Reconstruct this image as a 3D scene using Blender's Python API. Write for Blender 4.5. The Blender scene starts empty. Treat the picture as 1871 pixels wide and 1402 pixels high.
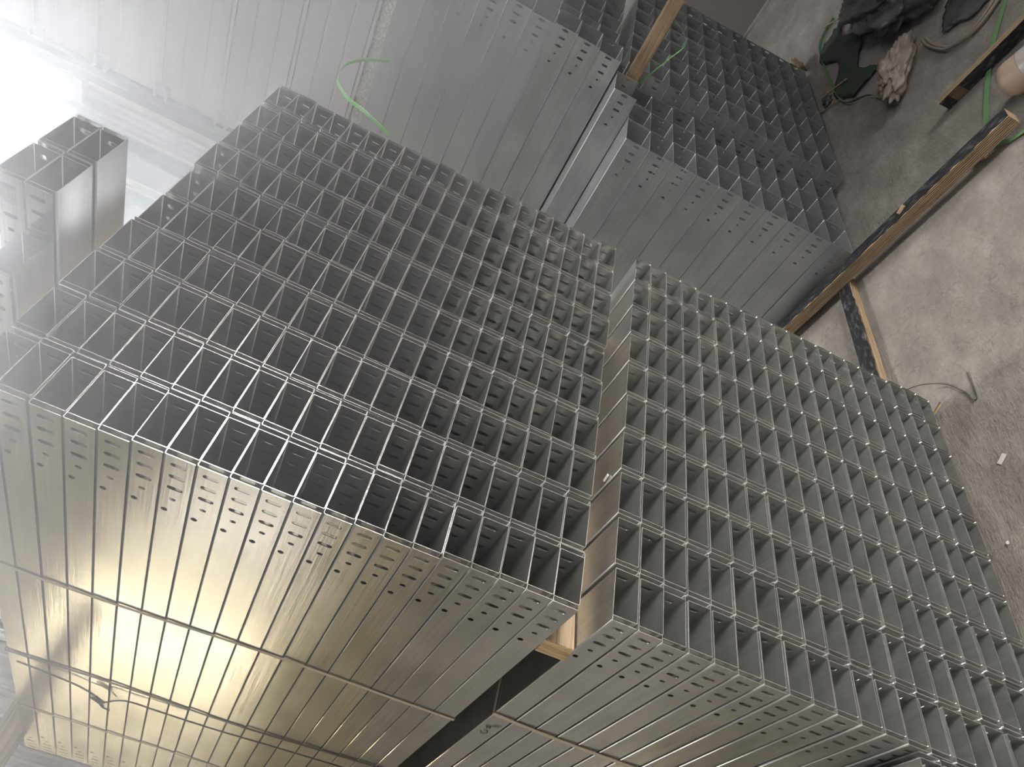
import bpy, bmesh, math, random
from mathutils import Vector, Matrix, noise
from mathutils.geometry import tessellate_polygon
random.seed(7)
SC = bpy.context.scene
COL = SC.collection

# ------------------------------------------------------------------ camera
F = 1292.90268
RR = ((0.1661342116129442, -0.4086521311220085, -0.8974423989656306),
      (-0.6701950892774367, 0.6208008405822802, -0.40674913477565305),
      (0.7233518964101453, 0.6690364355263283, -0.17074039328193896))
CPOS = (-0.64160876, -1.01646485, 1.64405705)
cd = bpy.data.cameras.new('camera')
cd.sensor_fit = 'HORIZONTAL'; cd.sensor_width = 36.0; cd.lens = F * 36.0 / 1871.0
cd.clip_start = 0.02; cd.clip_end = 200
cam = bpy.data.objects.new('camera', cd)
right, down, fwd = (Vector(r) for r in RR)
up = -down; back = -fwd
cam.matrix_world = Matrix(((right.x, up.x, back.x, CPOS[0]), (right.y, up.y, back.y, CPOS[1]),
                           (right.z, up.z, back.z, CPOS[2]), (0, 0, 0, 1)))
COL.objects.link(cam); SC.camera = cam

# ------------------------------------------------------------------ world, lights, exposure
SC.view_settings.view_transform = 'Standard'
SC.view_settings.look = 'None'
SC.view_settings.gamma = 1.0
SC.view_settings.exposure = 0.0
try: SC.view_settings.use_curve_mapping = False
except Exception: pass
w = bpy.data.worlds.new('hall_daylight'); SC.world = w
w.use_nodes = True
nt = w.node_tree; nt.nodes.clear()
out = nt.nodes.new('ShaderNodeOutputWorld'); bg = nt.nodes.new('ShaderNodeBackground')
tc = nt.nodes.new('ShaderNodeTexCoord'); sx = nt.nodes.new('ShaderNodeSeparateXYZ')
rp = nt.nodes.new('ShaderNodeValToRGB'); mp = nt.nodes.new('ShaderNodeMapRange')
mp.inputs['From Min'].default_value = -1; mp.inputs['From Max'].default_value = 1
nt.links.new(tc.outputs['Generated'], sx.inputs[0]); nt.links.new(sx.outputs['Z'], mp.inputs['Value'])
nt.links.new(mp.outputs[0], rp.inputs[0]); nt.links.new(rp.outputs[0], bg.inputs[0]); nt.links.new(bg.outputs[0], out.inputs[0])
el = rp.color_ramp.elements
el[0].position = 0.0; el[0].color = (0.12, 0.105, 0.09, 1)
el[1].position = 1.0; el[1].color = (0.10, 0.11, 0.125, 1)
e = rp.color_ramp.elements.new(0.47); e.color = (0.26, 0.25, 0.23, 1)
e = rp.color_ramp.elements.new(0.54); e.color = (0.56, 0.57, 0.56, 1)
e = rp.color_ramp.elements.new(0.62); e.color = (0.20, 0.20, 0.205, 1)
bg.inputs[1].default_value = 0.75

# haze volume added to imitate lens glare: density only inside a bounded region, lit by the window at the upper left
wn = nt
geo = wn.nodes.new('ShaderNodeNewGeometry'); sep = wn.nodes.new('ShaderNodeSeparateXYZ'); wn.links.new(geo.outputs['Position'], sep.inputs[0])
def rng(sock, a, b, prev=None):
    g1 = wn.nodes.new('ShaderNodeMath'); g1.operation = 'GREATER_THAN'; g1.inputs[1].default_value = a; wn.links.new(sep.outputs[sock], g1.inputs[0])
    g2 = wn.nodes.new('ShaderNodeMath'); g2.operation = 'LESS_THAN'; g2.inputs[1].default_value = b; wn.links.new(sep.outputs[sock], g2.inputs[0])
    m1 = wn.nodes.new('ShaderNodeMath'); m1.operation = 'MULTIPLY'; wn.links.new(g1.outputs[0], m1.inputs[0]); wn.links.new(g2.outputs[0], m1.inputs[1])
    if prev is None: return m1.outputs[0]
    m2 = wn.nodes.new('ShaderNodeMath'); m2.operation = 'MULTIPLY'; wn.links.new(m1.outputs[0], m2.inputs[0]); wn.links.new(prev, m2.inputs[1]); return m2.outputs[0]
q = rng('X', -1.8, 1.6); q = rng('Y', -2.0, 1.2, q); q = rng('Z', 1.62, 3.4, q)
dm = wn.nodes.new('ShaderNodeMath'); dm.operation = 'MULTIPLY'; dm.inputs[1].default_value = 0.20; wn.links.new(q, dm.inputs[0])
vs_ = wn.nodes.new('ShaderNodeVolumeScatter'); vs_.inputs['Anisotropy'].default_value = 0.72; vs_.inputs['Color'].default_value = (1, 1, 1, 1)
wn.links.new(dm.outputs[0], vs_.inputs['Density']); wn.links.new(vs_.outputs[0], out.inputs['Volume'])
w.cycles.volume_step_size = 0.3
SC.cycles.volume_max_steps = 20
SC.cycles.volume_bounces = 0

def area(name, loc, aim, size, power, color, spread=180):
    l = bpy.data.lights.new(name, 'AREA'); l.spread = math.radians(spread); l.shape = 'RECTANGLE'; l.size, l.size_y = size
    l.energy = power; l.color = color
    o = bpy.data.objects.new(name, l); COL.objects.link(o)
    o.location = loc
    o.rotation_euler = (Vector(aim) - Vector(loc)).to_track_quat('-Z', 'Y').to_euler()
    return o
area('front_fill', (-1.6, -4.2, 3.0), (0.9, 0.3, 1.0), (3.2, 2.4), 30, (1.0, 0.97, 0.93))  # added fill from behind the camera for the open channel ends
area('cell_web_fill', (2.4, -5.2, 2.5), (0.5, 0.0, 0.95), (2.4, 1.6), 70, (1.0, 0.96, 0.91), 52)  # added fill, placed to light the webs and leave the flanges dark
area('low_side_fill', (-4.6, 0.6, 1.7), (0.5, 0.6, 1.2), (2.0, 1.4), 45, (1.0, 0.93, 0.80))  # low fill added to brighten the gap between the two stacks
area('roof_daylight', (0.6, -3.0, 6.5), (1.0, 0.2, 0.5), (2.0, 2.0), 90, (0.97, 0.98, 1.0))
area('far_skylight_daylight', (2.05, 7.8, 7.4), (1.5, 0.0, 0.0), (1.3, 1.3), 105, (1.0, 0.97, 0.93), 75)
area('floor_bounce_fill', (0.9, -3.9, 8.0), (0.9, -3.6, 0.0), (1.6, 1.6), 750, (1.0, 0.98, 0.96), 16)  # added lamp on an unseen floor patch, bouncing light onto undersides
area('back_wall_fill', (-5.2, 2.0, 5.5), (-3.0, 8.6, 2.6), (3.0, 2.0), 30, (1.0, 0.86, 0.55))  # fill added to brighten the olive wall that the steel reflects
area('cladding_fill', (3.2, 2.4, 7.5), (6.1, 2.6, 4.0), (2.0, 2.0), 24, (0.92, 0.96, 1.0))  # fill added to brighten the right wall cladding

area('left_window_sun', (5.85, 5.9, 6.9), (-0.3, -0.6, 1.8), (1.6, 1.0), 250, (0.90, 0.95, 1.0), 90)

# ------------------------------------------------------------------ materials
def mat(name, col, rough=0.6, metal=0.0, build=None, emit=None):
    m = bpy.data.materials.new(name); m.use_nodes = True
    n = m.node_tree; b = n.nodes['Principled BSDF']
    b.inputs['Base Color'].default_value = (*col, 1); b.inputs['Roughness'].default_value = rough
    b.inputs['Metallic'].default_value = metal
    if emit:
        b.inputs['Emission Color'].default_value = (*emit[0], 1); b.inputs['Emission Strength'].default_value = emit[1]
    if build: build(n, b)
    return m
def coords(n, scale=(1, 1, 1), kind='Object'):
    t = n.nodes.new('ShaderNodeTexCoord'); mpn = n.nodes.new('ShaderNodeMapping')
    mpn.inputs['Scale'].default_value = scale
    n.links.new(t.outputs[kind], mpn.inputs[0]); return mpn.outputs[0]
def noi(n, vec, scale, detail=4, rough=0.55):
    x = n.nodes.new('ShaderNodeTexNoise'); x.inputs['Scale'].default_value = scale
    x.inputs['Detail'].default_value = detail; x.inputs['Roughness'].default_value = rough
    n.links.new(vec, x.inputs['Vector']); return x.outputs['Fac']
def ramp(n, fac, stops):
    r = n.nodes.new('ShaderNodeValToRGB'); c = r.color_ramp
    c.elements[0].position, c.elements[0].color = stops[0][0], (*stops[0][1], 1)
    c.elements[1].position, c.elements[1].color = stops[-1][0], (*stops[-1][1], 1)
    for p, k in stops[1:-1]:
        q = c.elements.new(p); q.color = (*k, 1)
    n.links.new(fac, r.inputs[0]); return r.outputs[0]
def bump(n, b, fac, strength, dist, prev=None):
    u = n.nodes.new('ShaderNodeBump'); u.inputs['Strength'].default_value = strength; u.inputs['Distance'].default_value = dist
    n.links.new(fac, u.inputs['Height'])
    if prev: n.links.new(prev, u.inputs['Normal'])
    n.links.new(u.outputs[0], b.inputs['Normal']); return u.outputs[0]
def mixmul(n, a, bb, f=1.0):
    m = n.nodes.new('ShaderNodeMix'); m.data_type = 'RGBA'; m.blend_type = 'MULTIPLY'; m.inputs[0].default_value = f
    n.links.new(a, m.inputs[6]); n.links.new(bb, m.inputs[7]); return m.outputs[2]

def galv_build(r0, r1, c0, c1, spangle=0.15):
    def f(n, b):
        info = n.nodes.new('ShaderNodeObjectInfo')
        add = n.nodes.new('ShaderNodeVectorMath'); add.operation = 'ADD'
        comb = n.nodes.new('ShaderNodeCombineXYZ'); mm = n.nodes.new('ShaderNodeMath'); mm.operation = 'MULTIPLY'
        mm.inputs[1].default_value = 37.0
        n.links.new(info.outputs['Random'], mm.inputs[0]); 
        for k in range(3): n.links.new(mm.outputs[0], comb.inputs[k])
        t = n.nodes.new('ShaderNodeTexCoord')
        n.links.new(t.outputs['Object'], add.inputs[0]); n.links.new(comb.outputs[0], add.inputs[1])
        def mapped(s):
            q = n.nodes.new('ShaderNodeMapping'); q.inputs['Scale'].default_value = s
            n.links.new(add.outputs[0], q.inputs[0]); return q.outputs[0]
        streak = noi(n, mapped((55, 1.2, 55)), 3.0, 3)
        cloud = noi(n, mapped((1, 0.6, 1)), 9.0, 4)
        fine = noi(n, mapped((1, 1, 1)), 260.0, 2)
        col = ramp(n, cloud, [(0.3, c0), (0.7, c1)])
        n.links.new(mixmul(n, col, ramp(n, streak, [(0.3, (0.86, 0.86, 0.85)), (0.65, (1, 1, 1))])), b.inputs['Base Color'])
        rr = n.nodes.new('ShaderNodeMapRange'); rr.inputs['From Min'].default_value = 0.3; rr.inputs['From Max'].default_value = 0.7
        rr.inputs['To Min'].default_value = r0; rr.inputs['To Max'].default_value = r1
        n.links.new(cloud, rr.inputs['Value']); n.links.new(rr.outputs[0], b.inputs['Roughness'])
        p = bump(n, b, streak, 0.22, 0.0012)
        p = bump(n, b, noi(n, mapped((1, 0.35, 1)), 3.0, 1), 0.22, 0.004, p)
        bump(n, b, fine, spangle, 0.0003, p)
    return f
M = {}
M['galv'] = mat('galvanised_steel', (0.6, 0.6, 0.6), 0.28, 0.82, galv_build(0.19, 0.27, (0.56, 0.565, 0.55), (0.70, 0.695, 0.67), 0.06))
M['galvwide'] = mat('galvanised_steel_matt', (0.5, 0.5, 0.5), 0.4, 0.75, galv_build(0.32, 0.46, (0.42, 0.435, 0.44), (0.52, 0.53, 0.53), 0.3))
def wood_b(dark, light, along):
    def f(n, b):
        s = [60, 60, 60]; s[along] = 3.0
        g = noi(n, coords(n, tuple(s)), 1.6, 5, 0.7); c = noi(n, coords(n, (1, 1, 1)), 7.0, 3)
        n.links.new(mixmul(n, ramp(n, g, [(0.3, dark), (0.62, light)]), ramp(n, c, [(0.3, (0.7, 0.66, 0.62)), (0.6, (1, 1, 1))])), b.inputs['Base Color'])
        bump(n, b, g, 0.5, 0.002)
    return f
M['wood'] = mat('weathered_timber', (0.5, 0.38, 0.25), 0.75, 0, wood_b((0.16, 0.10, 0.055), (0.46, 0.35, 0.23), 0))
M['woody'] = mat('pale_timber', (0.5, 0.38, 0.25), 0.75, 0, wood_b((0.20, 0.12, 0.06), (0.52, 0.39, 0.25), 1))
M['endgrain'] = mat('sawn_end_grain', (0.7, 0.52, 0.3), 0.8, 0, wood_b((0.34, 0.22, 0.11), (0.76, 0.58, 0.34), 2))
def ply_b(n, b):
    wv = n.nodes.new('ShaderNodeTexWave'); wv.wave_type = 'BANDS'; wv.bands_direction = 'Z'
    wv.inputs['Scale'].default_value = 42; wv.inputs['Distortion'].default_value = 1.2; wv.inputs['Detail'].default_value = 2
    n.links.new(coords(n, (1, 0.2, 1)), wv.inputs['Vector'])
    g = noi(n, coords(n, (30, 3, 90)), 2.0, 4, 0.7)
    n.links.new(mixmul(n, ramp(n, wv.outputs['Fac'], [(0.2, (0.17, 0.115, 0.07)), (0.55, (0.46, 0.34, 0.21))]), ramp(n, g, [(0.35, (0.55, 0.5, 0.45)), (0.6, (1, 1, 1))])), b.inputs['Base Color'])
    bump(n, b, wv.outputs['Fac'], 0.5, 0.002)
M['ply'] = mat('plywood_edge', (0.6, 0.45, 0.3), 0.8, 0, ply_b)
def film_b(n, b):
    g = noi(n, coords(n, (20, 6, 20)), 3.5, 6, 0.75)
    n.links.new(ramp(n, g, [(0.5, (0.012, 0.013, 0.015)), (0.6, (0.06, 0.062, 0.066)), (0.70, (0.22, 0.2, 0.17))]), b.inputs['Base Color'])
    bump(n, b, g, 0.4, 0.001)
M['film'] = mat('black_film_face', (0.02, 0.02, 0.02), 0.5, 0, film_b)
def floor_b(n, b):
    big = noi(n, coords(n), 0.8, 5, 0.6); mid = noi(n, coords(n, (1, 1.8, 1)), 4.5, 7, 0.65); fine = noi(n, coords(n), 60, 4, 0.7)
    vor = n.nodes.new('ShaderNodeTexVoronoi'); vor.feature = 'DISTANCE_TO_EDGE'; vor.inputs['Scale'].default_value = 2.2
    warp = n.nodes.new('ShaderNodeVectorMath'); warp.operation = 'ADD'
    nx = n.nodes.new('ShaderNodeTexNoise'); nx.inputs['Scale'].default_value = 5; nx.inputs['Detail'].default_value = 6
    n.links.new(coords(n), nx.inputs['Vector']); n.links.new(coords(n), warp.inputs[0]); n.links.new(nx.outputs['Color'], warp.inputs[1])
    n.links.new(warp.outputs[0], vor.inputs['Vector'])
    c = ramp(n, mid, [(0.3, (0.20, 0.18, 0.162)), (0.52, (0.27, 0.247, 0.222)), (0.72, (0.36, 0.335, 0.305))])
    c = mixmul(n, c, ramp(n, big, [(0.3, (0.82, 0.8, 0.78)), (0.65, (1, 1, 1))]))
    c = mixmul(n, c, ramp(n, vor.outputs['Distance'], [(0.0, (0.55, 0.54, 0.53)), (0.012, (1, 1, 1))]), 0.6)
    c = mixmul(n, c, ramp(n, fine, [(0.3, (0.85, 0.85, 0.85)), (0.6, (1, 1, 1))]))
    n.links.new(c, b.inputs['Base Color'])
    p = bump(n, b, mid, 0.6, 0.02)
    p = bump(n, b, noi(n, coords(n, (1, 3.0, 1)), 16, 8, 0.75), 0.55, 0.012, p)
    bump(n, b, fine, 0.3, 0.002, p)
M['floor'] = mat('dusty_concrete', (0.3, 0.28, 0.25), 0.85, 0, floor_b)
def slab_b(n, b):
    mid = noi(n, coords(n), 3.0, 6, 0.6)
    n.links.new(ramp(n, mid, [(0.3, (0.235, 0.222, 0.203)), (0.7, (0.30, 0.285, 0.262))]), b.inputs['Base Color'])
    bump(n, b, noi(n, coords(n), 40, 4), 0.3, 0.003)
M['slab'] = mat('smooth_concrete', (0.28, 0.265, 0.24), 0.8, 0, slab_b)
def panel_b(n, b):
    g = noi(n, coords(n, (1, 1, 6)), 0.7, 4)
    n.links.new(ramp(n, g, [(0.3, (0.56, 0.53, 0.52)), (0.7, (0.64, 0.61, 0.60))]), b.inputs['Base Color'])
M['panel'] = mat('painted_steel_cladding', (0.6, 0.57, 0.56), 0.45, 0, panel_b)
def plinth_b(n, b):
    g = noi(n, coords(n), 55, 3, 0.8)
    n.links.new(ramp(n, g, [(0.38, (0.42, 0.40, 0.36)), (0.6, (0.78, 0.76, 0.70))]), b.inputs['Base Color'])
    bump(n, b, g, 0.6, 0.01)
M['plinth'] = mat('speckled_render', (0.6, 0.58, 0.54), 0.9, 0, plinth_b)
M['darkwall'] = mat('grey_door_sheet', (0.22, 0.21, 0.20), 0.6, 0)
M['seam'] = mat('seam_shadow_sealant', (0.30, 0.28, 0.28), 0.6)
M['steel'] = mat('painted_grey_steel', (0.38, 0.39, 0.41), 0.4, 0.6)
M['clip'] = mat('zinc_bracket', (0.6, 0.61, 0.62), 0.35, 0.9)
M['band'] = mat('tan_strapping', (0.50, 0.42, 0.32), 0.5)
M['wire'] = mat('dark_tie_wire', (0.10, 0.10, 0.09), 0.5, 0.7)
M['green'] = mat('green_strapping', (0.22, 0.55, 0.16), 0.4)
M['greendull'] = mat('dusty_green_strapping', (0.12, 0.24, 0.10), 0.6)
def sack_b(n, b):
    g = noi(n, coords(n), 9, 5)
    n.links.new(ramp(n, g, [(0.35, (0.03, 0.03, 0.03)), (0.65, (0.10, 0.10, 0.095))]), b.inputs['Base Color'])
M['sack'] = mat('black_plastic_sheet', (0.03, 0.03, 0.03), 0.4, 0, sack_b)
M['film2'] = mat('dusty_clear_film', (0.22, 0.18, 0.155), 0.45)
M['netting'] = mat('green_netting', (0.03, 0.045, 0.028), 0.8)
M['beige'] = mat('beige_plastic', (0.36, 0.27, 0.20), 0.45)
M['clear'] = mat('frosted_plastic', (0.38, 0.35, 0.32), 0.3)
M['white'] = mat('white_plastic_tag', (0.85, 0.85, 0.85), 0.4)
M['ink'] = mat('black_marker_ink', (0.02, 0.02, 0.02), 0.7)
M['paper'] = mat('grubby_paper', (0.55, 0.54, 0.50), 0.8)
M['glow'] = mat('window_daylight', (1, 1, 1), 0.5, 0, None, ((1.0, 0.94, 0.84), 4.5))
M['glowcool'] = mat('cool_reflection_glow', (1, 1, 1), 0.5, 0, None, ((0.93, 0.98, 1.0), 1.0))  # glow added to show up as reflection in the top block sides
M['glowwarm'] = mat('sunlit_window', (1, 1, 1), 0.5, 0, None, ((1.0, 0.90, 0.66), 34.0))
M['glowblue'] = mat('skylight_daylight', (1, 1, 1), 0.5, 0, None, ((0.86, 0.93, 1.0), 2.0))
M['olive'] = mat('gold_reflection_olive', (0.56, 0.45, 0.20), 0.8)  # warm light put into the wall colour, for gold reflections on steel

# ------------------------------------------------------------------ mesh helpers
def new(name, bm, m, parent=None, smooth=False, mats=None):
    me = bpy.data.meshes.new(name); 
    bmesh.ops.recalc_face_normals(bm, faces=bm.faces)
    bm.to_mesh(me); bm.free()
    for x in (mats or [m]): me.materials.append(x)
    if smooth:
        for p in me.polygons: p.use_smooth = True
    o = bpy.data.objects.new(name, me); COL.objects.link(o)
    if parent: o.parent = parent
    return o
def tag(o, label=None, cat=None, group=None, kind=None):
    if label: o['label'] = label
    if cat: o['category'] = cat
    if group: o['group'] = group
    if kind: o['kind'] = kind
    return o
def empty(name, loc=(0, 0, 0), rz=0):
    o = bpy.data.objects.new(name, None); o.empty_display_size = 0.05; COL.objects.link(o)
    o.location = loc; o.rotation_euler = (0, 0, rz); return o
def box(bm, a, b, mi=0):
    x0, y0, z0 = a; x1, y1, z1 = b
    v = [bm.verts.new(p) for p in ((x0, y0, z0), (x1, y0, z0), (x1, y1, z0), (x0, y1, z0), (x0, y0, z1), (x1, y0, z1), (x1, y1, z1), (x0, y1, z1))]
    fs = []
    for q in ((0, 3, 2, 1), (4, 5, 6, 7), (0, 1, 5, 4), (1, 2, 6, 5), (2, 3, 7, 6), (3, 0, 4, 7)):
        f = bm.faces.new([v[i] for i in q]); f.material_index = mi; fs.append(f)
    return fs
def tube(bm, pts, r, seg=8, mi=0):
    pts = [Vector(p) for p in pts]; rings = []
    for i, p in enumerate(pts):
        d = (pts[min(i + 1, len(pts) - 1)] - pts[max(i - 1, 0)]).normalized()
        a = d.orthogonal().normalized() if i == 0 else (a - d * a.dot(d)).normalized()
        c = d.cross(a)
        rings.append([bm.verts.new(p + (a * math.cos(2 * math.pi * k / seg) + c * math.sin(2 * math.pi * k / seg)) * r) for k in range(seg)])
    for i in range(len(rings) - 1):
        for k in range(seg):
            f = bm.faces.new((rings[i][k], rings[i][(k + 1) % seg], rings[i + 1][(k + 1) % seg], rings[i + 1][k])); f.material_index = mi
    bm.faces.new(rings[0][::-1]); bm.faces.new(rings[-1])
def ribbon(bm, pts, wdir, width, th=0.0008):
    """flat strap: rectangle section swept along pts; wdir = width direction (vector or list)"""
    pts = [Vector(p) for p in pts]; secs = []
    for i, p in enumerate(pts):
        d = (pts[min(i + 1, len(pts) - 1)] - pts[max(i - 1, 0)]).normalized()
        wv = Vector(wdir[i] if isinstance(wdir, list) else wdir); wv = (wv - d * wv.dot(d)).normalized()
        nn = d.cross(wv).normalized()
        secs.append([bm.verts.new(p + wv * s * width / 2 + nn * t * th / 2) for s, t in ((-1, -1), (1, -1), (1, 1), (-1, 1))])
    for i in range(len(secs) - 1):
        for k in range(4):
            bm.faces.new((secs[i][k], secs[i][(k + 1) % 4], secs[i + 1][(k + 1) % 4], secs[i + 1][k]))
    bm.faces.new(secs[0][::-1]); bm.faces.new(secs[-1])
def smoothpath(pts, n=6):
    P = [Vector(p) for p in pts]; o = []
    for i in range(len(P) - 1):
        p0, p1, p2, p3 = P[max(i - 1, 0)], P[i], P[i + 1], P[min(i + 2, len(P) - 1)]
        for k in range(n):
            t = k / n
            o.append(0.5 * ((2 * p1) + (-p0 + p2) * t + (2 * p0 - 5 * p1 + 4 * p2 - p3) * t * t + (-p0 + 3 * p1 - 3 * p2 + p3) * t ** 3))
    o.append(P[-1]); return o

def plate(bm, O, U, V, N, rect, holes, t):
    """flat sheet with real holes. rect=(u0,v0,u1,v1); holes=list of loops of (u,v)"""
    u0, v0, u1, v1 = rect
    loops = [[(u0, v0), (u1, v0), (u1, v1), (u0, v1)]] + holes
    flat = [p for l in loops for p in l]
    tris = tessellate_polygon([[Vector((a, b, 0)) for a, b in l] for l in loops])
    A = [bm.verts.new(O + U * a + V * b) for a, b in flat]
    B = [bm.verts.new(O + U * a + V * b + N * t) for a, b in flat]
    for tr in tris:
        for S, q in ((A, tr), (B, tr[::-1])):
            try: bm.faces.new([S[i] for i in q])
            except ValueError: pass
    k = 0
    for l in loops:
        n = len(l)
        for i in range(n):
            bm.faces.new((A[k + i], A[k + (i + 1) % n], B[k + (i + 1) % n], B[k + i]))
        k += n
def slot(cu, cv, length, width, along='v', seg=5):
    r = width / 2; h = max(length / 2 - r, 0); p = []
    for s, a0 in ((1, -90), (-1, 90)):
        for k in range(seg + 1):
            a = math.radians(a0 + 180 * k / seg)
            p.append((s * h + r * math.cos(a), r * math.sin(a)))
    if along == 'v': return [(cu + b, cv + a) for a, b in p]
    return [(cu + a, cv + b) for a, b in p]

def channel_bm(bm, width, flange, length, t, holes_near, x0=0.0, flip=False, r=0.0028, z0=0.0):
    """U section: web horizontal. web at top, flanges pointing down (flip: web at the bottom, flanges up).
       occupies x0..x0+width, z0..z0+flange, y 0..length"""
    def Z(z): return z0 + (flange - z if not flip else z)      # z measured from the web
    X = Vector((1, 0, 0)); Yv = Vector((0, 1, 0)); s = -1 if not flip else 1
    # web
    plate(bm, Vector((x0, 0, Z(0))), X, Yv, Vector((0, 0, s)), (r, 0, width - r, length), [], t)
    # bends
    for side in (0, 1):
        prev = None
        for k in range(4):
            a = math.radians(30 * k)
            ro, ri = r, r - t
            pts = []
            for rad in (ro, ri):
                dx = r - rad * math.sin(a); dz = r - rad * math.cos(a)
                x = x0 + dx if side == 0 else x0 + width - dx
                pts.append((x, Z(dz)))
            cur = [bm.verts.new((pts[0][0], 0, pts[0][1])), bm.verts.new((pts[1][0], 0, pts[1][1])),
                   bm.verts.new((pts[1][0], length, pts[1][1])), bm.verts.new((pts[0][0], length, pts[0][1]))]
            if prev:
                fs = [bm.faces.new((prev[0], cur[0], cur[3], prev[3])), bm.faces.new((prev[1], prev[2], cur[2], cur[1])),
                      bm.faces.new((prev[0], prev[1], cur[1], cur[0])), bm.faces.new((prev[3], cur[3], cur[2], prev[2]))]
                fs[0].smooth = fs[1].smooth = True
            prev = cur
    # flanges: near-end section carries the holes
    yc = max(h[0] for l in holes_near for h in l) + 0.02
    for side in (0, 1):
        xx = x0 if side == 0 else x0 + width
        N = X if side == 0 else -X
        V = Vector((0, 0, 1)); O = Vector((xx, 0, 0))
        zl, zh = sorted((Z(r), Z(flange)))
        if flip: hl = [[(a, z0 + b) for a, b in l] for l in holes_near]
        else: hl = [[(a, z0 + b) for a, b in l] for l in holes_near]
        plate(bm, O, Yv, V, N, (0, zl, yc, zh), hl, t)
        plate(bm, O, Yv, V, N, (yc, zl, length - yc, zh), [], t)
        plate(bm, O, Yv, V, N, (length - yc, zl, length, zh), [[(length - a, b) for a, b in l][::-1] for l in hl], t)
    bmesh.ops.remove_doubles(bm, verts=bm.verts, dist=0.00001)

LEN = 1.97
T = 0.00105
HS = [slot(0.023, 0.025, 0.027, 0.0098), slot(0.056, 0.025, 0.027, 0.0098), slot(0.090, 0.025, 0.027, 0.0098),
      slot(0.124, 0.026, 0.0115, 0.008), slot(0.163, 0.037, 0.0125, 0.0115, 'v', 3)]
def small_meshes(pw, ph):
    """two interlocked U channels: the one with its web on top sits against the near side, its mate against the far side"""
    off = 0.0105
    ms = []
    for flip in (False, True):
        bm = bmesh.new()
        cw = pw - off
        if not flip: channel_bm(bm, cw, ph - 0.0014, LEN, T, HS, 0.0, False, z0=0.0014)
        else: channel_bm(bm, cw, ph - 0.0014, LEN, T, HS, off, True, z0=0.0)
        bmesh.ops.recalc_face_normals(bm, faces=bm.faces)
        me = bpy.data.meshes.new('channel'); bm.to_mesh(me); bm.free(); me.materials.append(M['galv']); ms.append(me)
    return ms
PW, PH = 0.1190, 0.0512
SM = small_meshes(PW, PH)
ORD = ['zeroth', 'first', 'second', 'third', 'fourth', 'fifth', 'sixth', 'seventh', 'eighth', 'ninth', 'tenth', 'eleventh', 'twelfth',
       'thirteenth', 'fourteenth', 'fifteenth', 'sixteenth', 'seventeenth', 'eighteenth', 'nineteenth', 'twentieth', 'twentyfirst']

jobs = []        # (area on screen, location, rz, label, group)
Cv = Vector(CPOS)
def seen(loc):
    d = Vector(loc) + Vector((0.06, 0, 0.026)) - Cv
    z = d.dot(fwd)
    if z <= 0.1: return 0
    x = 935.5 + F * d.dot(right) / z; y = 701 + F * d.dot(down) / z
    if x < -60 or x > 1930 or y < -40 or y > 1470: return 0
    return abs(d.y) / z ** 3
# big left stack : 20 layers x 10 rows, standing on timbers at z=1.17
UP = 0.052; UW = 0.1202
for j in range(10):
    rowy = random.uniform(-0.003, 0.003)
    for k in range(20):
        x = j * UW + k * UP * -0.0128 + random.uniform(-0.0008, 0.0008); y = j * UW * 0.0154 + k * UP * 0.0133 + random.uniform(-0.004, 0.004) + rowy
        if j == 9 and k > 2: x += 0.004
        if j >= 8 and k > 17: y -= 0.006
        if j in (4, 5) and k in (18, 19): y += 0.012
        jobs.append((seen((x, y, 1.17 + k * UP)), (x, y, 1.17 + k * UP), random.uniform(-0.0006, 0.0006),
            'nested channel pair, big left stack, %s row up from the slotted faces, %s from right' % (ORD[j + 1], ORD[k + 1]), 'left stack channels'))
# right stack : 20 layers x 10 rows on the floor battens
LP = 0.05327; LW = 0.1196; LTOP = 1.1032
HLAY = {2: -0.006, 7: 0.004, 12: 0.012}
for j in range(10):
    for k in range(20):
        x = 0.0117 - k * LP * 0.028 + j * LW + random.uniform(-0.0008, 0.0008); y = 0.0084 - k * LP * 0.0297 + j * LW * 0.0072 + random.uniform(-0.003, 0.003)
        if j < 2 and k > 1: y += 0.005
        z = LTOP - (k + 1) * LP + 0.0012
        jobs.append((seen((x, y, z)), (x, y, z), random.uniform(-0.0006, 0.0006),
            'nested channel pair, right stack, %s row up from the slotted faces, %s from left' % (ORD[j + 1], ORD[k + 1]), 'right stack channels'))
# a few pairs lying on top of the left stack, ends pushed forward
for (a, b, lb) in ((0, 0, 'nearer pair of its lower layer'), (1, 0, 'farther pair of its lower layer'), (0, 1, 'nearer pair of its upper layer'), (1, 1, 'farther pair of its upper layer')):
    jobs.append((9, (0.345 + a * 0.121, -0.06, 2.2905 + b * UP), 0.0, 'nested channel pair in small block above left stack, ' + lb, 'loose channels on top'))
for (p, rz, lb) in (((0.224, 0.045, 2.2905), 0.0, 'nested channel pair set back beside the small block above left stack'),):
    jobs.append((9, p, rz, lb, 'loose channels on top'))
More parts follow.
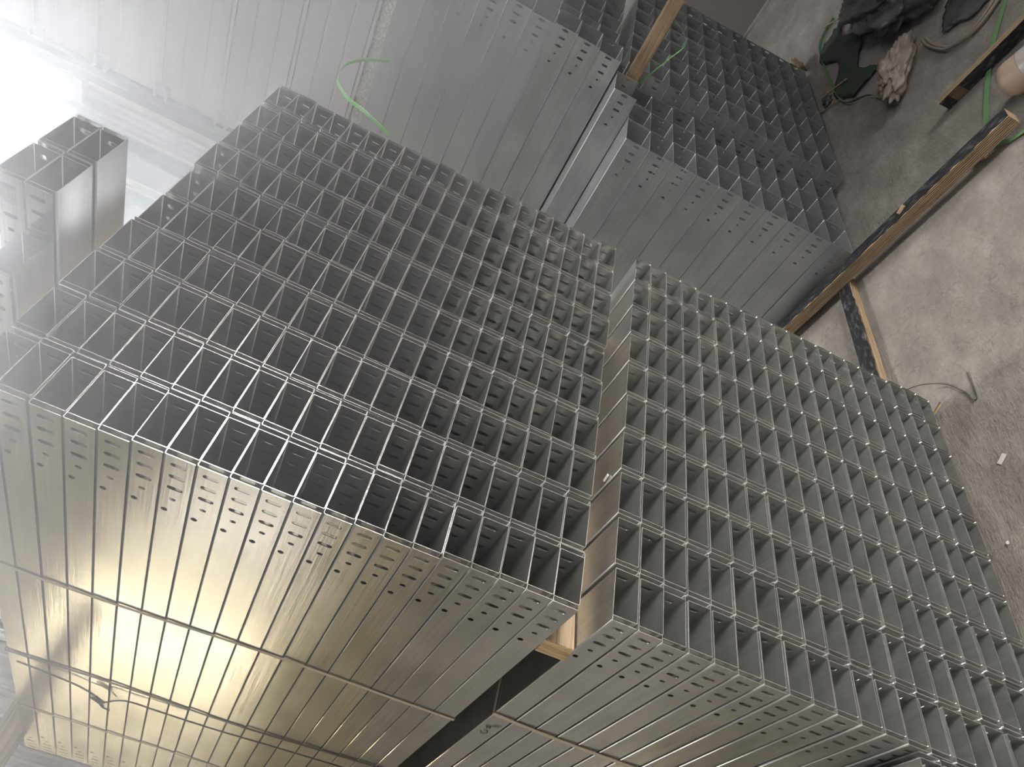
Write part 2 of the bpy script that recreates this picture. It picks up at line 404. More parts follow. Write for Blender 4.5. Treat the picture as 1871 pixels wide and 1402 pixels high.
# low stack just at the bottom edge of the view
for k in range(6):
    for a in range(2):
        jobs.append((seen((-0.13 - a * 0.121, -0.005, 0.395 - k * LP)), (-0.131 - a * 0.121, -0.004 - 0.002 * k, 0.3925 - k * LP), 0.0,
            'nested channel pair in low corner stack, %s layer from left, %s row' % (ORD[k + 1], ('outer', 'second')[a]) , 'low corner stack channels'))
jobs.sort(key=lambda q: -q[0])
for i, (sz, loc, rz, lb, g) in enumerate(jobs[:300]):
    e = empty('nested_channel_pair', loc, rz); tag(e, lb, 'steel channel', g)
    for me in SM:
        c = bpy.data.objects.new('channel', me); COL.objects.link(c); c.parent = e
rest = bmesh.new()
for sz, loc, rz, lb, g in jobs[300:]:
    for me in SM:
        n0 = len(rest.verts); rest.from_mesh(me); rest.verts.ensure_lookup_table()
        Mx = Matrix.Translation(loc) @ Matrix.Rotation(rz, 4, 'Z')
        for v in rest.verts[n0:]: v.co = Mx @ v.co
me = bpy.data.meshes.new('remaining_channels'); rest.to_mesh(me); rest.free(); me.materials.append(M['galv'])
o = bpy.data.objects.new('remaining_channels', me); COL.objects.link(o)
tag(o, 'remaining small galvanised channels in the far rows of both large stacks', 'steel channels', None, 'stuff')

# ------------------------------------------------------------------ wide trays in the farther stacks
HB = [slot(0.011, 0.055, 0.029, 0.0095), slot(0.044, 0.055, 0.029, 0.0095), slot(0.077, 0.055, 0.029, 0.0095),
      slot(0.110, 0.055, 0.010, 0.0085), slot(0.150, 0.064, 0.016, 0.009, 'v', 3)]
def wide_mesh(wd, h, flip=True):
    bm = bmesh.new(); channel_bm(bm, wd, h, LEN, 0.0017, HB, 0, flip, r=0.004)
    bmesh.ops.recalc_face_normals(bm, faces=bm.faces)
    me = bpy.data.meshes.new('wide_tray'); bm.to_mesh(me); bm.free(); me.materials.append(M['galvwide']); return me
WPi = 0.1093
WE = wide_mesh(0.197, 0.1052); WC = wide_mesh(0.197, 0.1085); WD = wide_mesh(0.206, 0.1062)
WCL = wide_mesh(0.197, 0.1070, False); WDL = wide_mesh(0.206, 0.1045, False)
def wide(me, loc, lb, g, rz=0.0):
    o = bpy.data.objects.new('wide_tray', me); COL.objects.link(o); o.location = loc; o.rotation_euler = (0, 0, rz)
    tag(o, lb, 'steel tray', g)
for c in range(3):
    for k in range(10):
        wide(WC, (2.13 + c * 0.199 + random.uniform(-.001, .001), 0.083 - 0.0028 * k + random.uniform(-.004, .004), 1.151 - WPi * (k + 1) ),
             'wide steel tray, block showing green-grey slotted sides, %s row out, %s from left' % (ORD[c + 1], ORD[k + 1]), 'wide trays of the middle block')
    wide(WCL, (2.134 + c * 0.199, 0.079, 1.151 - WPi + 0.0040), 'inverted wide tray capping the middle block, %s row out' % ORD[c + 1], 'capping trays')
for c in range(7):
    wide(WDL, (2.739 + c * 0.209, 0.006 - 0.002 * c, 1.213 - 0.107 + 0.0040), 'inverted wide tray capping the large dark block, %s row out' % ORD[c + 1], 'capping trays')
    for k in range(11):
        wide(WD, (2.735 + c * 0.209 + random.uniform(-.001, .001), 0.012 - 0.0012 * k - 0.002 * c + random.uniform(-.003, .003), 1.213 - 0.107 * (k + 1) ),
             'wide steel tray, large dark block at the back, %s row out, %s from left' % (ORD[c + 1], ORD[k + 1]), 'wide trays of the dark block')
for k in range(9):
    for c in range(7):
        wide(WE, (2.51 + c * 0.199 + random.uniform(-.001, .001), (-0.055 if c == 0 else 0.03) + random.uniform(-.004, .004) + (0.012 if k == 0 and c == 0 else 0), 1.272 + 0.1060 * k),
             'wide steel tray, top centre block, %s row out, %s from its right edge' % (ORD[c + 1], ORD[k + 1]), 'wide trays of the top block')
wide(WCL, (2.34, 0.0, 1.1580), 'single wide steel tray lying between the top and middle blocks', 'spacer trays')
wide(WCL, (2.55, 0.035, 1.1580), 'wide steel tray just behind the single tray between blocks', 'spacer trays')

# ------------------------------------------------------------------ timbers
def timber(name, a, b, m, label, cat='timber', endm=None, rz=0, tilt=0, bev=0.0015, wob=0.0):
    """a=size (x,y,z), b=centre"""
    bm = bmesh.new(); sx_, sy_, sz_ = (v / 2 for v in a)
    box(bm, (-sx_, -sy_, -sz_), (sx_, sy_, sz_))
    L = 0 if a[0] >= a[1] else 1
    if wob:
        ed = [e for e in bm.edges if abs((e.verts[0].co - e.verts[1].co)[L]) > a[L] * 0.9]
        bmesh.ops.subdivide_edges(bm, edges=ed, cuts=24, use_grid_fill=True)
        for v in bm.verts:
            q = noise.noise_vector(Vector((v.co.x * 3, v.co.y * 3, v.co.z * 9 + b[0])))
            v.co += Vector((q.x if L else 0, 0 if L else q.y, q.z)) * wob
    bmesh.ops.bevel(bm, geom=[e for e in bm.edges if e.calc_face_angle(0) > 1.0], offset=bev, segments=1, affect='EDGES')
    bm.faces.ensure_lookup_table()
    for f in bm.faces:
        if abs(f.normal[L]) > 0.9: f.material_index = 1
    o = new(name, bm, m, mats=[m, endm or M['endgrain']])
    o.location = b; o.rotation_euler = (0, tilt, rz)
    tag(o, label, cat); return o
timber('timber_batten', (1.24, 0.042, 0.0640), (0.615, 0.262, 1.1365), M['wood'], 'timber batten with pale sawn end between left and right stacks', wob=0.001, rz=0.16)
timber('timber_batten', (1.28, 0.075, 0.0640), (0.605, 1.70, 1.1365), M['wood'], 'rear timber batten between left and right stacks', wob=0.001)
timber('timber_batten', (1.30, 0.075, 0.036), (0.60, 1.72, 0.018), M['wood'], 'rear floor batten under the right stack', wob=0.001)
for yy, nm in ((0.60, 'front'), (1.80, 'rear')):
    timber('timber_batten', (0.58, 0.075, 0.052), (2.428, yy, 0.026), M['wood'], nm + ' floor batten under the middle block', wob=0.0006)
    timber('timber_batten', (1.46, 0.075, 0.030), (3.475, yy, 0.015), M['wood'], nm + ' floor batten under the large dark block', wob=0.0006)
timber('timber_batten', (0.95, 0.07, 0.075), (0.35, 0.30, 2.2505), M['wood'], 'front batten under the small block above the left stack', wob=0.0008)
timber('timber_batten', (1.35, 0.075, 0.075), (0.22, 1.875, 2.2505), M['wood'], 'weathered batten lying across the far top end of the left stack', wob=0.0015)
timber('timber_batten', (0.32, 0.07, 0.075), (-0.19, 0.5, 0.0375), M['wood'], 'floor batten under the low corner stack')
timber('timber_batten', (0.045, 0.66, 0.058), (2.605, -0.115, 1.185), M['woody'], 'pale timber sticking out diagonally below the top centre block', rz=-0.02, wob=0.001)

def ply_strip(name, a, loc, rz, label, ry=0.0):
    root = empty(name, loc, rz); root.rotation_euler = (0, ry, rz); tag(root, label, 'plywood strip')
    x, y, z = a
    bm = bmesh.new(); box(bm, (-x / 2, -y / 2, -z / 2), (x / 2, y / 2, z / 2 - 0.001))
    ed = [e for e in bm.edges if abs((e.verts[0].co - e.verts[1].co).y) > y * 0.9]
    bmesh.ops.subdivide_edges(bm, edges=ed, cuts=40, use_grid_fill=True)
    for v in bm.verts:
        q = noise.noise_vector(Vector((v.co.x * 20, v.co.y * 14, v.co.z * 60)))
        v.co += Vector((q.x * 0.0016, 0, q.z * 0.0008))
    new('plywood_core', bm, M['ply'], root)
    bm = bmesh.new(); n = 60; prev = None                     # black film face with a chipped edge
    for i in range(n + 1):
        yy = -y / 2 + y * i / n
        e0 = -x / 2 + abs(noise.noise(Vector((yy * 30, 1.3, 0)))) * x * 0.28
        cur = [bm.verts.new((e0, yy, z / 2 - 0.001)), bm.verts.new((x / 2, yy, z / 2 - 0.001)), bm.verts.new((x / 2, yy, z / 2 + 0.0006)), bm.verts.new((e0, yy, z / 2 + 0.0006))]
        if prev:
            for k in range(4): bm.faces.new((prev[k], prev[(k + 1) % 4], cur[(k + 1) % 4], cur[k]))
        else: bm.faces.new(cur)
        prev = cur
    bm.faces.new(prev[::-1]); new('film_face', bm, M['film'], root)
    return root
ply_strip('plywood_strip', (0.062, 1.22, 0.052), (2.055, -0.055, 0.0635), -0.06, 'long plywood strip with black top on floor beside middle block')

ply_strip('plywood_strip', (0.066, 1.75, 0.0345), (1.27, 0.160, 0.0174), math.pi / 2, 'plywood strip on floor running out from under the right stack')

# short chip of wood lying across the long strip
bm = bmesh.new(); box(bm, (-0.011, -0.018, -0.002), (0.011, 0.018, 0.002)); o = new('wood_chip', bm, M['woody']); o.location = (2.05, -0.215, 0.0945); o.rotation_euler = (0, 0, 0.4)
tag(o, 'small pale wood chip on top of the long plywood strip', 'wood chip')

# splintered plywood strip resting on the beige container
root = empty('plywood_board', (2.475, -0.745, 0.034)); root.rotation_euler = (0, 1.40, -0.12)
tag(root, 'splintered plywood board with torn black film, right edge', 'plywood board')
bm = bmesh.new(); box(bm, (-0.030, -0.24, -0.014), (0.030, 0.24, 0.011))
ed = [e for e in bm.edges if abs((e.verts[0].co - e.verts[1].co).y) > 0.4]
bmesh.ops.subdivide_edges(bm, edges=ed, cuts=30, use_grid_fill=True)
for v in bm.verts:
    q = noise.noise_vector(Vector((v.co.x * 40, v.co.y * 22, v.co.z * 90))); v.co += Vector((q.x * 0.0015, q.y * 0.001, q.z * 0.001))
    if v.co.y > 0.23: v.co.y -= abs(q.x) * 0.03
new('plywood_core', bm, M['ply'], root)
for (y0, y1) in ((-0.24, 0.145), (0.195, 0.236)):
    bm = bmesh.new(); n = 36; prev = None
    for i in range(n + 1):
        yy = y0 + (y1 - y0) * i / n
        e1 = 0.030 - abs(noise.noise(Vector((yy * 55, 4.3, 0)))) * 0.016; e0 = -0.0305 + abs(noise.noise(Vector((yy * 70, 8.3, 0)))) * 0.01
        cur = [bm.verts.new((e0, yy, -0.0145)), bm.verts.new((e1, yy, -0.0145)), bm.verts.new((e1, yy, -0.0162)), bm.verts.new((e0, yy, -0.0162))]
        if prev:
            for k in range(4): bm.faces.new((prev[k], prev[(k + 1) % 4], cur[(k + 1) % 4], cur[k]))
        else: bm.faces.new(cur)
        prev = cur
    bm.faces.new(prev[::-1]); f_ = new('film_patch', bm, M['film'], root)

# beige container lying on its side
root = empty('plastic_container', (2.17, -0.765, 0.068)); root.rotation_euler = (0, 0, -0.35)
tag(root, 'beige rounded plastic container lying beside the splintered board', 'container')
def lathe(prof, axis='Y', seg=40):
    bm = bmesh.new(); rings = []
    for r_, h in prof:
        rings.append([bm.verts.new((r_ * math.cos(2 * math.pi * k / seg), h, r_ * math.sin(2 * math.pi * k / seg))) for k in range(seg)])
    for a_, b_ in zip(rings, rings[1:]):
        for k in range(seg): bm.faces.new((a_[k], a_[(k + 1) % seg], b_[(k + 1) % seg], b_[k]))
    bm.faces.new(rings[0][::-1]); bm.faces.new(rings[-1]); return bm
new('body', lathe([(0.062, -0.28), (0.0655, -0.27), (0.0655, 0.02), (0.062, 0.04), (0.052, 0.056), (0.035, 0.064), (0.012, 0.067)]), M['beige'], root, True)
new('clear_sleeve', lathe([(0.0660, -0.275), (0.0672, -0.27), (0.0672, -0.03), (0.0660, -0.026)]), M['clear'], root, True)

# small label block by the strip
root = empty('film_faced_offcut', (2.09, -0.535, 0.010), 0.0); root.rotation_euler = (0, 0, 0.72)
tag(root, 'small film-faced plywood offcut on floor beside the long strip', 'offcut')
bm = bmesh.new(); box(bm, (-0.024, -0.055, -0.0095), (0.024, 0.055, 0.007)); new('plywood_core', bm, M['woody'], root)
def scr_b(n, b):
    g = noi(n, coords(n, (90, 12, 10)), 3.0, 5, 0.8)
    n.links.new(ramp(n, g, [(0.42, (0.06, 0.07, 0.08)), (0.6, (0.42, 0.43, 0.43))]), b.inputs['Base Color'])
M['scr'] = mat('scuffed_film', (0.2, 0.2, 0.2), 0.6, 0, scr_b)
bm = bmesh.new(); box(bm, (-0.022, -0.053, 0.007), (0.022, 0.053, 0.0082)); new('scuffed_face', bm, M['scr'], root)

# ------------------------------------------------------------------ straps and ties
def hoop(name, lo, hi, y, width, m, label, wob=0.0, th=0.0008):
    """lo/hi = (x near, x far, z) of the bottom and the top edge of the strapped block"""
    pts = []; nz = 20; nx = 10
    def wv(a): return y + wob * noise.noise(Vector((a * 2.1, y * 3, 0.3)))
    L = lambda a, b, t: a + (b - a) * t
    for i in range(nz + 1): pts.append((L(lo[0], hi[0], i / nz), wv(i / nz), L(lo[2], hi[2], i / nz)))
    for i in range(1, nx + 1): pts.append((L(hi[0], hi[1], i / nx), wv(1 + i / nx), hi[2]))
    for i in range(1, nz + 1): pts.append((L(hi[1], lo[1], i / nz), wv(2 + i / nz), L(hi[2], lo[2], i / nz)))
    for i in range(1, nx + 1): pts.append((L(lo[1], lo[0], i / nx), wv(3 + i / nx) if i < nx else wv(0), lo[2]))
    bm = bmesh.new()
    for a, b in ((0, nz), (nz, nz + nx), (nz + nx, 2 * nz + nx), (2 * nz + nx, 2 * nz + 2 * nx)):
        ribbon(bm, pts[a:b + 1], (0, 1, 0), width, th)
    o = new(name, bm, m); tag(o, label, 'strap'); return o
UL, UH = (-0.0025, 1.208, 1.1686), (-0.0158, 1.200, 2.2118)
RL, RH = (-0.0205, 1.186, 0.0372), (0.0088, 1.212, 1.1045)
hoop('steel_strap', UL, UH, 0.610, 0.011, M['band'], 'thin strap across left stack sides, the one nearest the slots', 0.03)
hoop('steel_strap', UL, UH, 1.100, 0.012, M['wire'], 'dark strap across left stack sides, the one with twisted wire', 0.03)
hoop('steel_strap', UL, UH, 1.540, 0.010, M['band'], 'thin strap across left stack sides, the one farthest from the slots', 0.05)
hoop('steel_strap', RL, RH, 0.530, 0.014, M['band'], 'tan strap around the right stack, crossing its slotted sides', 0.05)
hoop('steel_strap', RL, RH, 1.35, 0.014, M['band'], 'rear tan strap around the right stack', 0.03)
bm = bmesh.new()
tube(bm, smoothpath([(-0.022, 1.14, 2.18), (-0.022, 1.165, 2.05), (-0.024, 1.19, 1.99), (-0.030, 1.205, 1.965), (-0.034, 1.235, 1.955), (-0.03, 1.26, 1.935)]), 0.0022, 6)
tube(bm, smoothpath([(-0.026, 1.19, 1.975), (-0.034, 1.20, 1.955), (-0.022, 1.17, 1.90), (-0.022, 1.165, 1.80), (-0.022, 1.16, 1.66), (-0.021, 1.14, 1.45), (-0.020, 1.12, 1.20)]), 0.0020, 6)
pts = []
for i in range(40):
    a = i * 0.9; t_ = i / 39
    pts.append((-0.031 + 0.005 * math.cos(a), 1.185 + 0.035 * t_, 1.985 - 0.035 * t_ + 0.005 * math.sin(a)))
tube(bm, pts, 0.002, 5)
o = new('tie_wire', bm, M['wire'], smooth=True); tag(o, 'twisted dark tie wire knotted on the left stack side', 'wire')

def greenband(label, pts, wdir, width, m, name='plastic_strap'):
    bm = bmesh.new(); ribbon(bm, smoothpath(pts), wdir, width, 0.0009); o = new(name, bm, m); tag(o, label, 'strap'); return o
greenband('bright green strap looping above the far edge of the left stack', [(1.208, 0.02, 1.90), (1.225, 0.0, 1.985), (1.27, 0.01, 2.05), (1.36, 0.02, 2.11), (1.47, 0.02, 2.12), (1.62, 0.05, 2.10), (1.8, 0.1, 2.06)], (0.3, 1, 0.2), 0.012, M['green'])
greenband('green strap lying against the speckled wall behind the top block', [(2.53, 0.16, 2.256), (2.60, 0.22, 2.31), (2.8, 0.3, 2.36), (3.1, 0.42, 2.44)], (0, 1, 0.4), 0.02, M['green'])
greenband('bent green strap in front of the dark block beside timber', [(2.62, -0.235, 1.16), (2.60, -0.26, 1.135), (2.60, -0.21, 1.06), (2.60, -0.12, 1.09), (2.60, -0.026, 1.128), (2.61, 0.03, 1.146)], (1, 0, 0.3), 0.008, M['green'])
greenband('green strap on floor passing under the splintered board', [(2.98, -1.02, 0.006), (2.78, -0.88, 0.004), (2.58, -0.75, 0.012), (2.40, -0.655, 0.006), (2.24, -0.588, 0.004), (2.13, -0.56, 0.004), (2.02, -0.585, 0.006), (1.97, -0.68, 0.010), (1.93, -0.80, 0.006)], (0.2, 1, 0), 0.022, M['greendull'])
greenband('dull green strap curving round the crumpled sack', [(4.42, -0.30, 0.015), (4.30, -0.15, 0.015), (3.80, -0.125, 0.015), (3.53, -0.13, 0.02), (3.36, -0.16, 0.016), (3.2, -0.27, 0.02), (3.02, -0.325, 0.02), (2.86, -0.37, 0.016)], (0, 0.2, 1), 0.02, M['greendull'])

# ------------------------------------------------------------------ debris on the floor
def crumple(name, c, s, amp, freq, m, seed, sub=5, parent=None):
    bm = bmesh.new(); bmesh.ops.create_icosphere(bm, subdivisions=sub, radius=1)
    for v in bm.verts:
        p = v.co.copy()
        q = noise.turbulence(p * freq + Vector((seed, 0, 0)), 4, True) - 0.5
        q2 = abs(noise.noise(p * freq * 0.6 + Vector((0, seed, 3))))
        p *= 1 + amp * q - amp * 0.8 * q2
        v.co = Vector((p.x * s[0], p.y * s[1], max(p.z * s[2], -c[2] + 0.002)))
    o = new(name, bm, m, parent, True)
    if not parent: o.location = c
    return o
sack = crumple('crumpled_sack', (3.74, -0.60, 0.085), (0.50, 0.22, 0.13), 0.55, 1.7, M['sack'], 3.1); sack.rotation_euler = (0, 0, 0.3)
tag(sack, 'crumpled black plastic sheet heaped on the dark floor', 'plastic sheet')
bagr = crumple('plastic_bag', (3.06, -0.45, 0.060), (0.20, 0.08, 0.07), 0.5, 1.6, M['film2'], 9.7); bagr.rotation_euler = (0, 0, -0.55)
tag(bagr, 'dusty brownish crumpled plastic bag beside the black sheet', 'plastic bag')
bm = bmesh.new(); N_ = 26
gr = [[bm.verts.new((4.25 - 0.9 * i / N_, -0.34 + 0.18 * j / 8 + 0.05 * math.sin(i * 0.4), 0.012 + 0.03 * abs(noise.noise(Vector((i * 0.4, j * 0.5, 2)))))) for j in range(9)] for i in range(N_ + 1)]
for i in range(N_):
    for j in range(8): bm.faces.new((gr[i][j], gr[i + 1][j], gr[i + 1][j + 1], gr[i][j + 1]))
o = new('green_netting', bm, M['netting'], smooth=True)
md = o.modifiers.new('thick', 'SOLIDIFY'); md.thickness = 0.003
tag(o, 'dark green netting spread out under the black sheet', 'netting')
bm = bmesh.new()
ring = [(3.12, -0.60, 0.014), (3.03, -0.605, 0.014), (2.93, -0.625, 0.014), (2.85, -0.655, 0.014), (2.79, -0.74, 0.014), (2.80, -0.84, 0.016), (2.87, -0.95, 0.018), (3.0, -1.05, 0.02)]
tube(bm, smoothpath(ring), 0.008, 8); tube(bm, smoothpath([(a + 0.012, b + 0.016, c + 0.005) for a, b, c in ring]), 0.006, 8)
o = new('cable_loop', bm, M['film2'], smooth=True); tag(o, 'brown cable curving in a loop around the dark patch', 'cable')
o = crumple('rubber_mat', (3.06, -0.82, 0.012), (0.16, 0.15, 0.010), 0.3, 1.5, M['sack'], 5.5, 4); tag(o, 'black rubber mat lying inside the cable loop', 'mat')
for (a, b, lb) in (((3.70, -0.03, 0.012), (3.55, -0.215, 0.03), 'thin stick leaning toward the brown bag, upper one'), ((3.58, 0.0, 0.010), (3.43, -0.19, 0.012), 'thin stick near dark block, lower one'),
                   ((4.45, -0.22, 0.02), (4.20, -0.335, 0.06), 'pale stick by the corner of the plastic sheet')):
    bm = bmesh.new(); tube(bm, smoothpath([a, tuple((x + y_) / 2 + 0.004 for x, y_ in zip(a, b)), b]), 0.005, 6); o = new('stick', bm, M['wood'], smooth=True); tag(o, lb, 'stick')
for k, (c, s, lb) in enumerate((((3.62, -0.06, 0.012), (0.05, 0.035, 0.014), 'dark scrap of plastic between the sticks'), ((4.30, 0.0, 0.06), (0.10, 0.03, 0.055), 'broken plywood offcut leaning at the far corner of dark block'))):
    o = crumple('scrap', c, s, 0.8, 2.0, (M['sack'], M['woody'])[k], 2.2 + k, 3); tag(o, lb, 'scrap')
bm = bmesh.new(); tube(bm, smoothpath([(1.296, 0.05, 0.03), (1.285, 0.01, 0.022), (1.262, -0.03, 0.012), (1.228, -0.067, 0.004), (1.19, -0.09, 0.003), (1.148, -0.112, 0.003), (1.115, -0.120, 0.003), (1.104, -0.128, 0.003), (1.112, -0.137, 0.003), (1.15, -0.139, 0.003), (1.221, -0.138, 0.003)]), 0.0016, 6)
o = new('bent_wire', bm, M['wire'], smooth=True); tag(o, 'thin bent wire on the bare floor beside the right stack', 'wire')
bm = bmesh.new(); n = 8; g0 = [[bm.verts.new((1.150 + 0.030 * i / n, 0.018 - 0.045 * i / n + 0.008 * j * math.sin(math.pi * i / n), 0.004 + 0.006 * j)) for j in (-1, 1)] for i in range(n + 1)]
for v in [v for q in g0 for v in q]: v.co.z = max(v.co.z, 0.002)
for i in range(n):
    try: bm.faces.new((g0[i][0], g0[i + 1][0], g0[i + 1][1], g0[i][1]))
    except ValueError: pass
o = new('dry_leaf', bm, M['ply']); md = o.modifiers.new('t', 'SOLIDIFY'); md.thickness = 0.001; tag(o, 'small dry leaf on floor at the corner of the right stack', 'leaf')
def slip(name, c, s, rz, m, lb, cat):
    bm = bmesh.new(); g = [[bm.verts.new((s[0] * (i / 6 - .5), s[1] * (j / 4 - .5), 0.0015 + 0.002 * abs(noise.noise(Vector((i, j, c[0])))))) for j in range(5)] for i in range(7)]
    for i in range(6):
        for j in range(4): bm.faces.new((g[i][j], g[i + 1][j], g[i + 1][j + 1], g[i][j + 1]))
    o = new(name, bm, m); o.location = c; o.rotation_euler = (0, 0, rz); md = o.modifiers.new('t', 'SOLIDIFY'); md.thickness = 0.0008; tag(o, lb, cat); return o
slip('paper_scrap', (0.866, -0.128, 0.001), (0.032, 0.016), -0.9, M['paper'], 'crumpled paper scrap on smooth floor right of the stack', 'paper')
slip('paper_scrap', (0.627, -0.054, 0.001), (0.010, 0.008), 0.3, M['white'], 'tiny white fleck on the floor beside the right stack', 'paper')
# white plastic tag on top of the right stack
bm = bmesh.new(); box(bm, (-0.0095, -0.003, 0), (0.0095, 0.003, 0.004)); bmesh.ops.bevel(bm, geom=bm.edges[:], offset=0.0006, segments=1, affect='EDGES')
o = new('plastic_tag', bm, M['white']); o.location = (0.383, 0.073, 1.1045); o.rotation_euler = (0.1, 0, 1.9); o.scale = (1.0, 1.0, 1.0); tag(o, 'small white plastic tag on the pale top strip of the right stack', 'tag')
# marker scribble on the right stack's top tray
bm = bmesh.new()
def P2(y, z): return (-0.0006, y, z)
def stroke(pts): 
    ribbon(bm, smoothpath([P2(*p) for p in pts], 5), (0, 1, 1), 0.0016, 0.0004)
stroke([(0.655, 1.087), (0.662, 1.083), (0.662, 1.076), (0.655, 1.071), (0.646, 1.073), (0.641, 1.079), (0.644, 1.084)])
stroke([(0.617, 1.090), (0.612, 1.084), (0.617, 1.077), (0.625, 1.077), (0.627, 1.083), (0.621, 1.086), (0.612, 1.080), (0.606, 1.070), (0.602, 1.062)])
stroke([(0.603, 1.075), (0.596, 1.066), (0.592, 1.058)])
o = new('marker_writing', bm, M['ink']); tag(o, 'short black handwritten mark on the right stack, beside the strap', 'writing')
MARK = o; MARK.location.x = 0.0117 - 0.0012

# ------------------------------------------------------------------ setting
bm = bmesh.new(); box(bm, (-9, -7, -0.12), (8, 9, 0)); o = new('floor', bm, M['floor']); tag(o, kind='structure')
WX = 6.1
# wall_right: door sheet below, speckled plinth, horizontal cladding above
bm = bmesh.new(); box(bm, (WX, -7, 0.035), (WX + 0.2, 0.44, 2.2)); o = new('door_1', bm, M['darkwall']); tag(o, kind='structure')
M['gap'] = mat('door_gap_daylight', (1, 1, 1), 0.5, 0, None, ((1.0, 0.97, 0.90), 9.0))
bm = bmesh.new(); box(bm, (WX + 0.25, -7, 0.0), (WX + 0.27, 0.42, 0.035)); o = new('window_1', bm, M['gap']); tag(o, kind='structure')
bm = bmesh.new(); box(bm, (WX, 0.44, 0), (WX + 0.25, 9, 3.0)); box(bm, (WX + 0.002, -7, 2.2), (WX + 0.25, 0.44, 3.0)); o = new('wall_right', bm, M['plinth']); tag(o, kind='structure')
bm = bmesh.new()
z = 3.0; Y1 = 3.50
prof = [(0.0, 0.0), (0.01, 0.012), (0.035, 0.012), (0.045, 0.0), (0.19, 0.0), (0.197, 0.006), (0.21, 0.006), (0.217, 0.0), (0.40, 0.0), (0.407, 0.006), (0.42, 0.006), (0.427, 0.0), (0.59, 0.0), (0.592, 0.02), (0.606, 0.02), (0.608, 0.0)]
PITCH = 0.63
zs = []
while z < 8.5:
    for dz, dx in prof: zs.append((z + dz * PITCH / 0.61, WX - 0.02 + dx))
    z += PITCH
for (y0, y1) in ((-7, Y1),):
    a = [bm.verts.new((x, y0, zz)) for zz, x in zs]; b = [bm.verts.new((x, y1, zz)) for zz, x in zs]
    for i in range(len(zs) - 1): bm.faces.new((a[i], b[i], b[i + 1], a[i + 1]))
    c1 = [bm.verts.new((WX + 0.12, yy, zz)) for yy, zz in ((y0, zs[0][0]), (y1, zs[0][0]), (y1, zs[-1][0]), (y0, zs[-1][0]))]
    bm.faces.new(c1)
o = new('wall_right_cladding', bm, M['panel']); o.name = 'wall_right_upper'; tag(o, kind='structure')
# ribbed inner lining beyond the post
bm = bmesh.new(); n = 60; a = []; b = []
for i in range(n * 4 + 1):
    y = 3.5 + 5.5 * i / (n * 4); x = WX + 0.20 - (0.03 if i % 4 in (1, 2) else 0.0)
    a.append(bm.verts.new((x, y, 3.0))); b.append(bm.verts.new((x, y, 8.6)))
for i in range(n * 4): bm.faces.new((a[i], a[i + 1], b[i + 1], b[i]))
o = new('wall_right_lining', bm, M['panel']); o.name = 'wall_right_inner'; tag(o, kind='structure')
# door track post with channel lips and brackets
bm = bmesh.new()
box(bm, (WX - 0.10, 3.52, 3.0), (WX - 0.02, 3.60, 8.5)); box(bm, (WX - 0.13, 3.60, 3.0), (WX - 0.02, 3.625, 8.5)); box(bm, (WX - 0.11, 3.64, 3.0), (WX - 0.02, 3.70, 8.5))
o = new('trim_2', bm, M['steel']); tag(o, kind='structure')
for zc in (6.13, 5.49, 4.855, 4.22, 3.585):
    root = empty('wall_bracket', (WX - 0.04, 3.45, zc)); tag(root, 'grey steel bracket on the door track, %s from the left' % {6.13: 'first', 5.49: 'second', 4.855: 'third', 4.22: 'fourth', 3.585: 'last'}[zc], 'bracket', 'door track brackets')
    bm = bmesh.new(); box(bm, (-0.015, -0.06, -0.075), (0.0, 0.075, 0.075)); new('back_plate', bm, M['clip'], root)
    for s in (-0.07, 0.045):
        bm = bmesh.new(); box(bm, (-0.06, -0.055, s), (-0.015, 0.075, s + 0.022)); new('lip', bm, M['clip'], root)
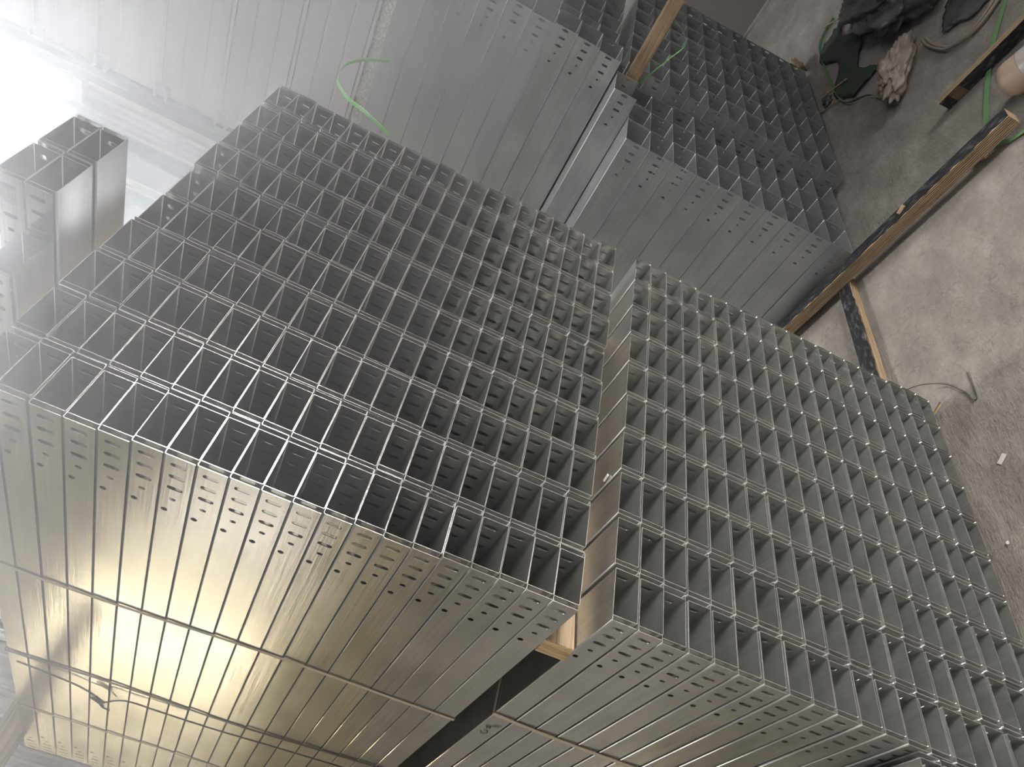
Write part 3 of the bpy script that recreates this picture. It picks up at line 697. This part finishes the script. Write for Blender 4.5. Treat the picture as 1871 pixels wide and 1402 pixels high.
# columns and rails further along the right wall
bm = bmesh.new()
box(bm, (WX - 0.25, 4.25, 0), (WX - 0.22, 4.55, 8.5)); box(bm, (WX - 0.22, 4.39, 0), (WX + 0.0, 4.41, 8.5)); box(bm, (WX, 4.25, 0), (WX + 0.03, 4.55, 8.5))
o = new('trim_3', bm, M['steel']); tag(o, kind='structure')
bm = bmesh.new(); box(bm, (WX - 0.12, 5.0, 3.0), (WX + 0.1, 5.45, 8.5)); o = new('trim_4', bm, M['steel']); tag(o, kind='structure')
bm = bmesh.new(); box(bm, (WX + 0.06, 3.86, 5.75), (WX + 0.18, 4.14, 6.25)); o = new('junction_box', bm, M['panel']); tag(o, 'pale box fixed on the wall near the left edge', 'box')
# far wall with vertical ribs and bright windows
WY = 8.6
bm = bmesh.new(); n = 60; a = []; b = []
for i in range(n * 4 + 1):
    x = -0.6 + 6.7 * i / (n * 4); y = WY - (0.04 if i % 4 in (1, 2) else 0.0)
    a.append(bm.verts.new((x, y, 0))); b.append(bm.verts.new((x, y, 8.6)))
for i in range(n * 4): bm.faces.new((a[i], a[i + 1], b[i + 1], b[i]))
o = new('wall_back', bm, M['panel']); tag(o, kind='structure')
bm = bmesh.new(); box(bm, (-9, WY - 0.02, 0), (-0.6, WY + 0.1, 8.6)); o = new('wall_far', bm, M['olive']); tag(o, kind='structure')
for i, (x0, x1, z0, z1, mm) in enumerate(((-3.0, -2.86, 1.6, 4.0, 'glowwarm'), (-5.2, -4.4, 1.6, 3.6, 'glow'))):
    bm = bmesh.new(); box(bm, (x0, WY - 0.10, z0), (x1, WY - 0.06, z1)); o = new('window_%d' % (i + 2), bm, M[mm]); tag(o, kind='structure')
# high skylight strip at the top of the right wall
bm = bmesh.new(); box(bm, (WX - 0.05, 3.75, 6.62), (WX + 0.15, 8.4, 7.9)); o = new('window_5', bm, M['glowblue']); tag(o, kind='structure')

# side wall far to the left, with an added glowing band for reflections
bm = bmesh.new(); box(bm, (-9.2, -7, 0), (-9.0, 9, 1.7)); box(bm, (-9.2, -7, 4.6), (-9.0, 9, 8.6)); box(bm, (-9.2, -7, 1.7), (-9.0, 1.2, 4.6)); box(bm, (-9.2, 8.2, 1.7), (-9.0, 9, 4.6))
o = new('wall_left', bm, M['panel']); tag(o, kind='structure')
bm = bmesh.new(); box(bm, (-9.15, 1.2, 1.7), (-9.1, 8.2, 4.6)); o = new('window_4', bm, M['glowcool']); tag(o, kind='structure')
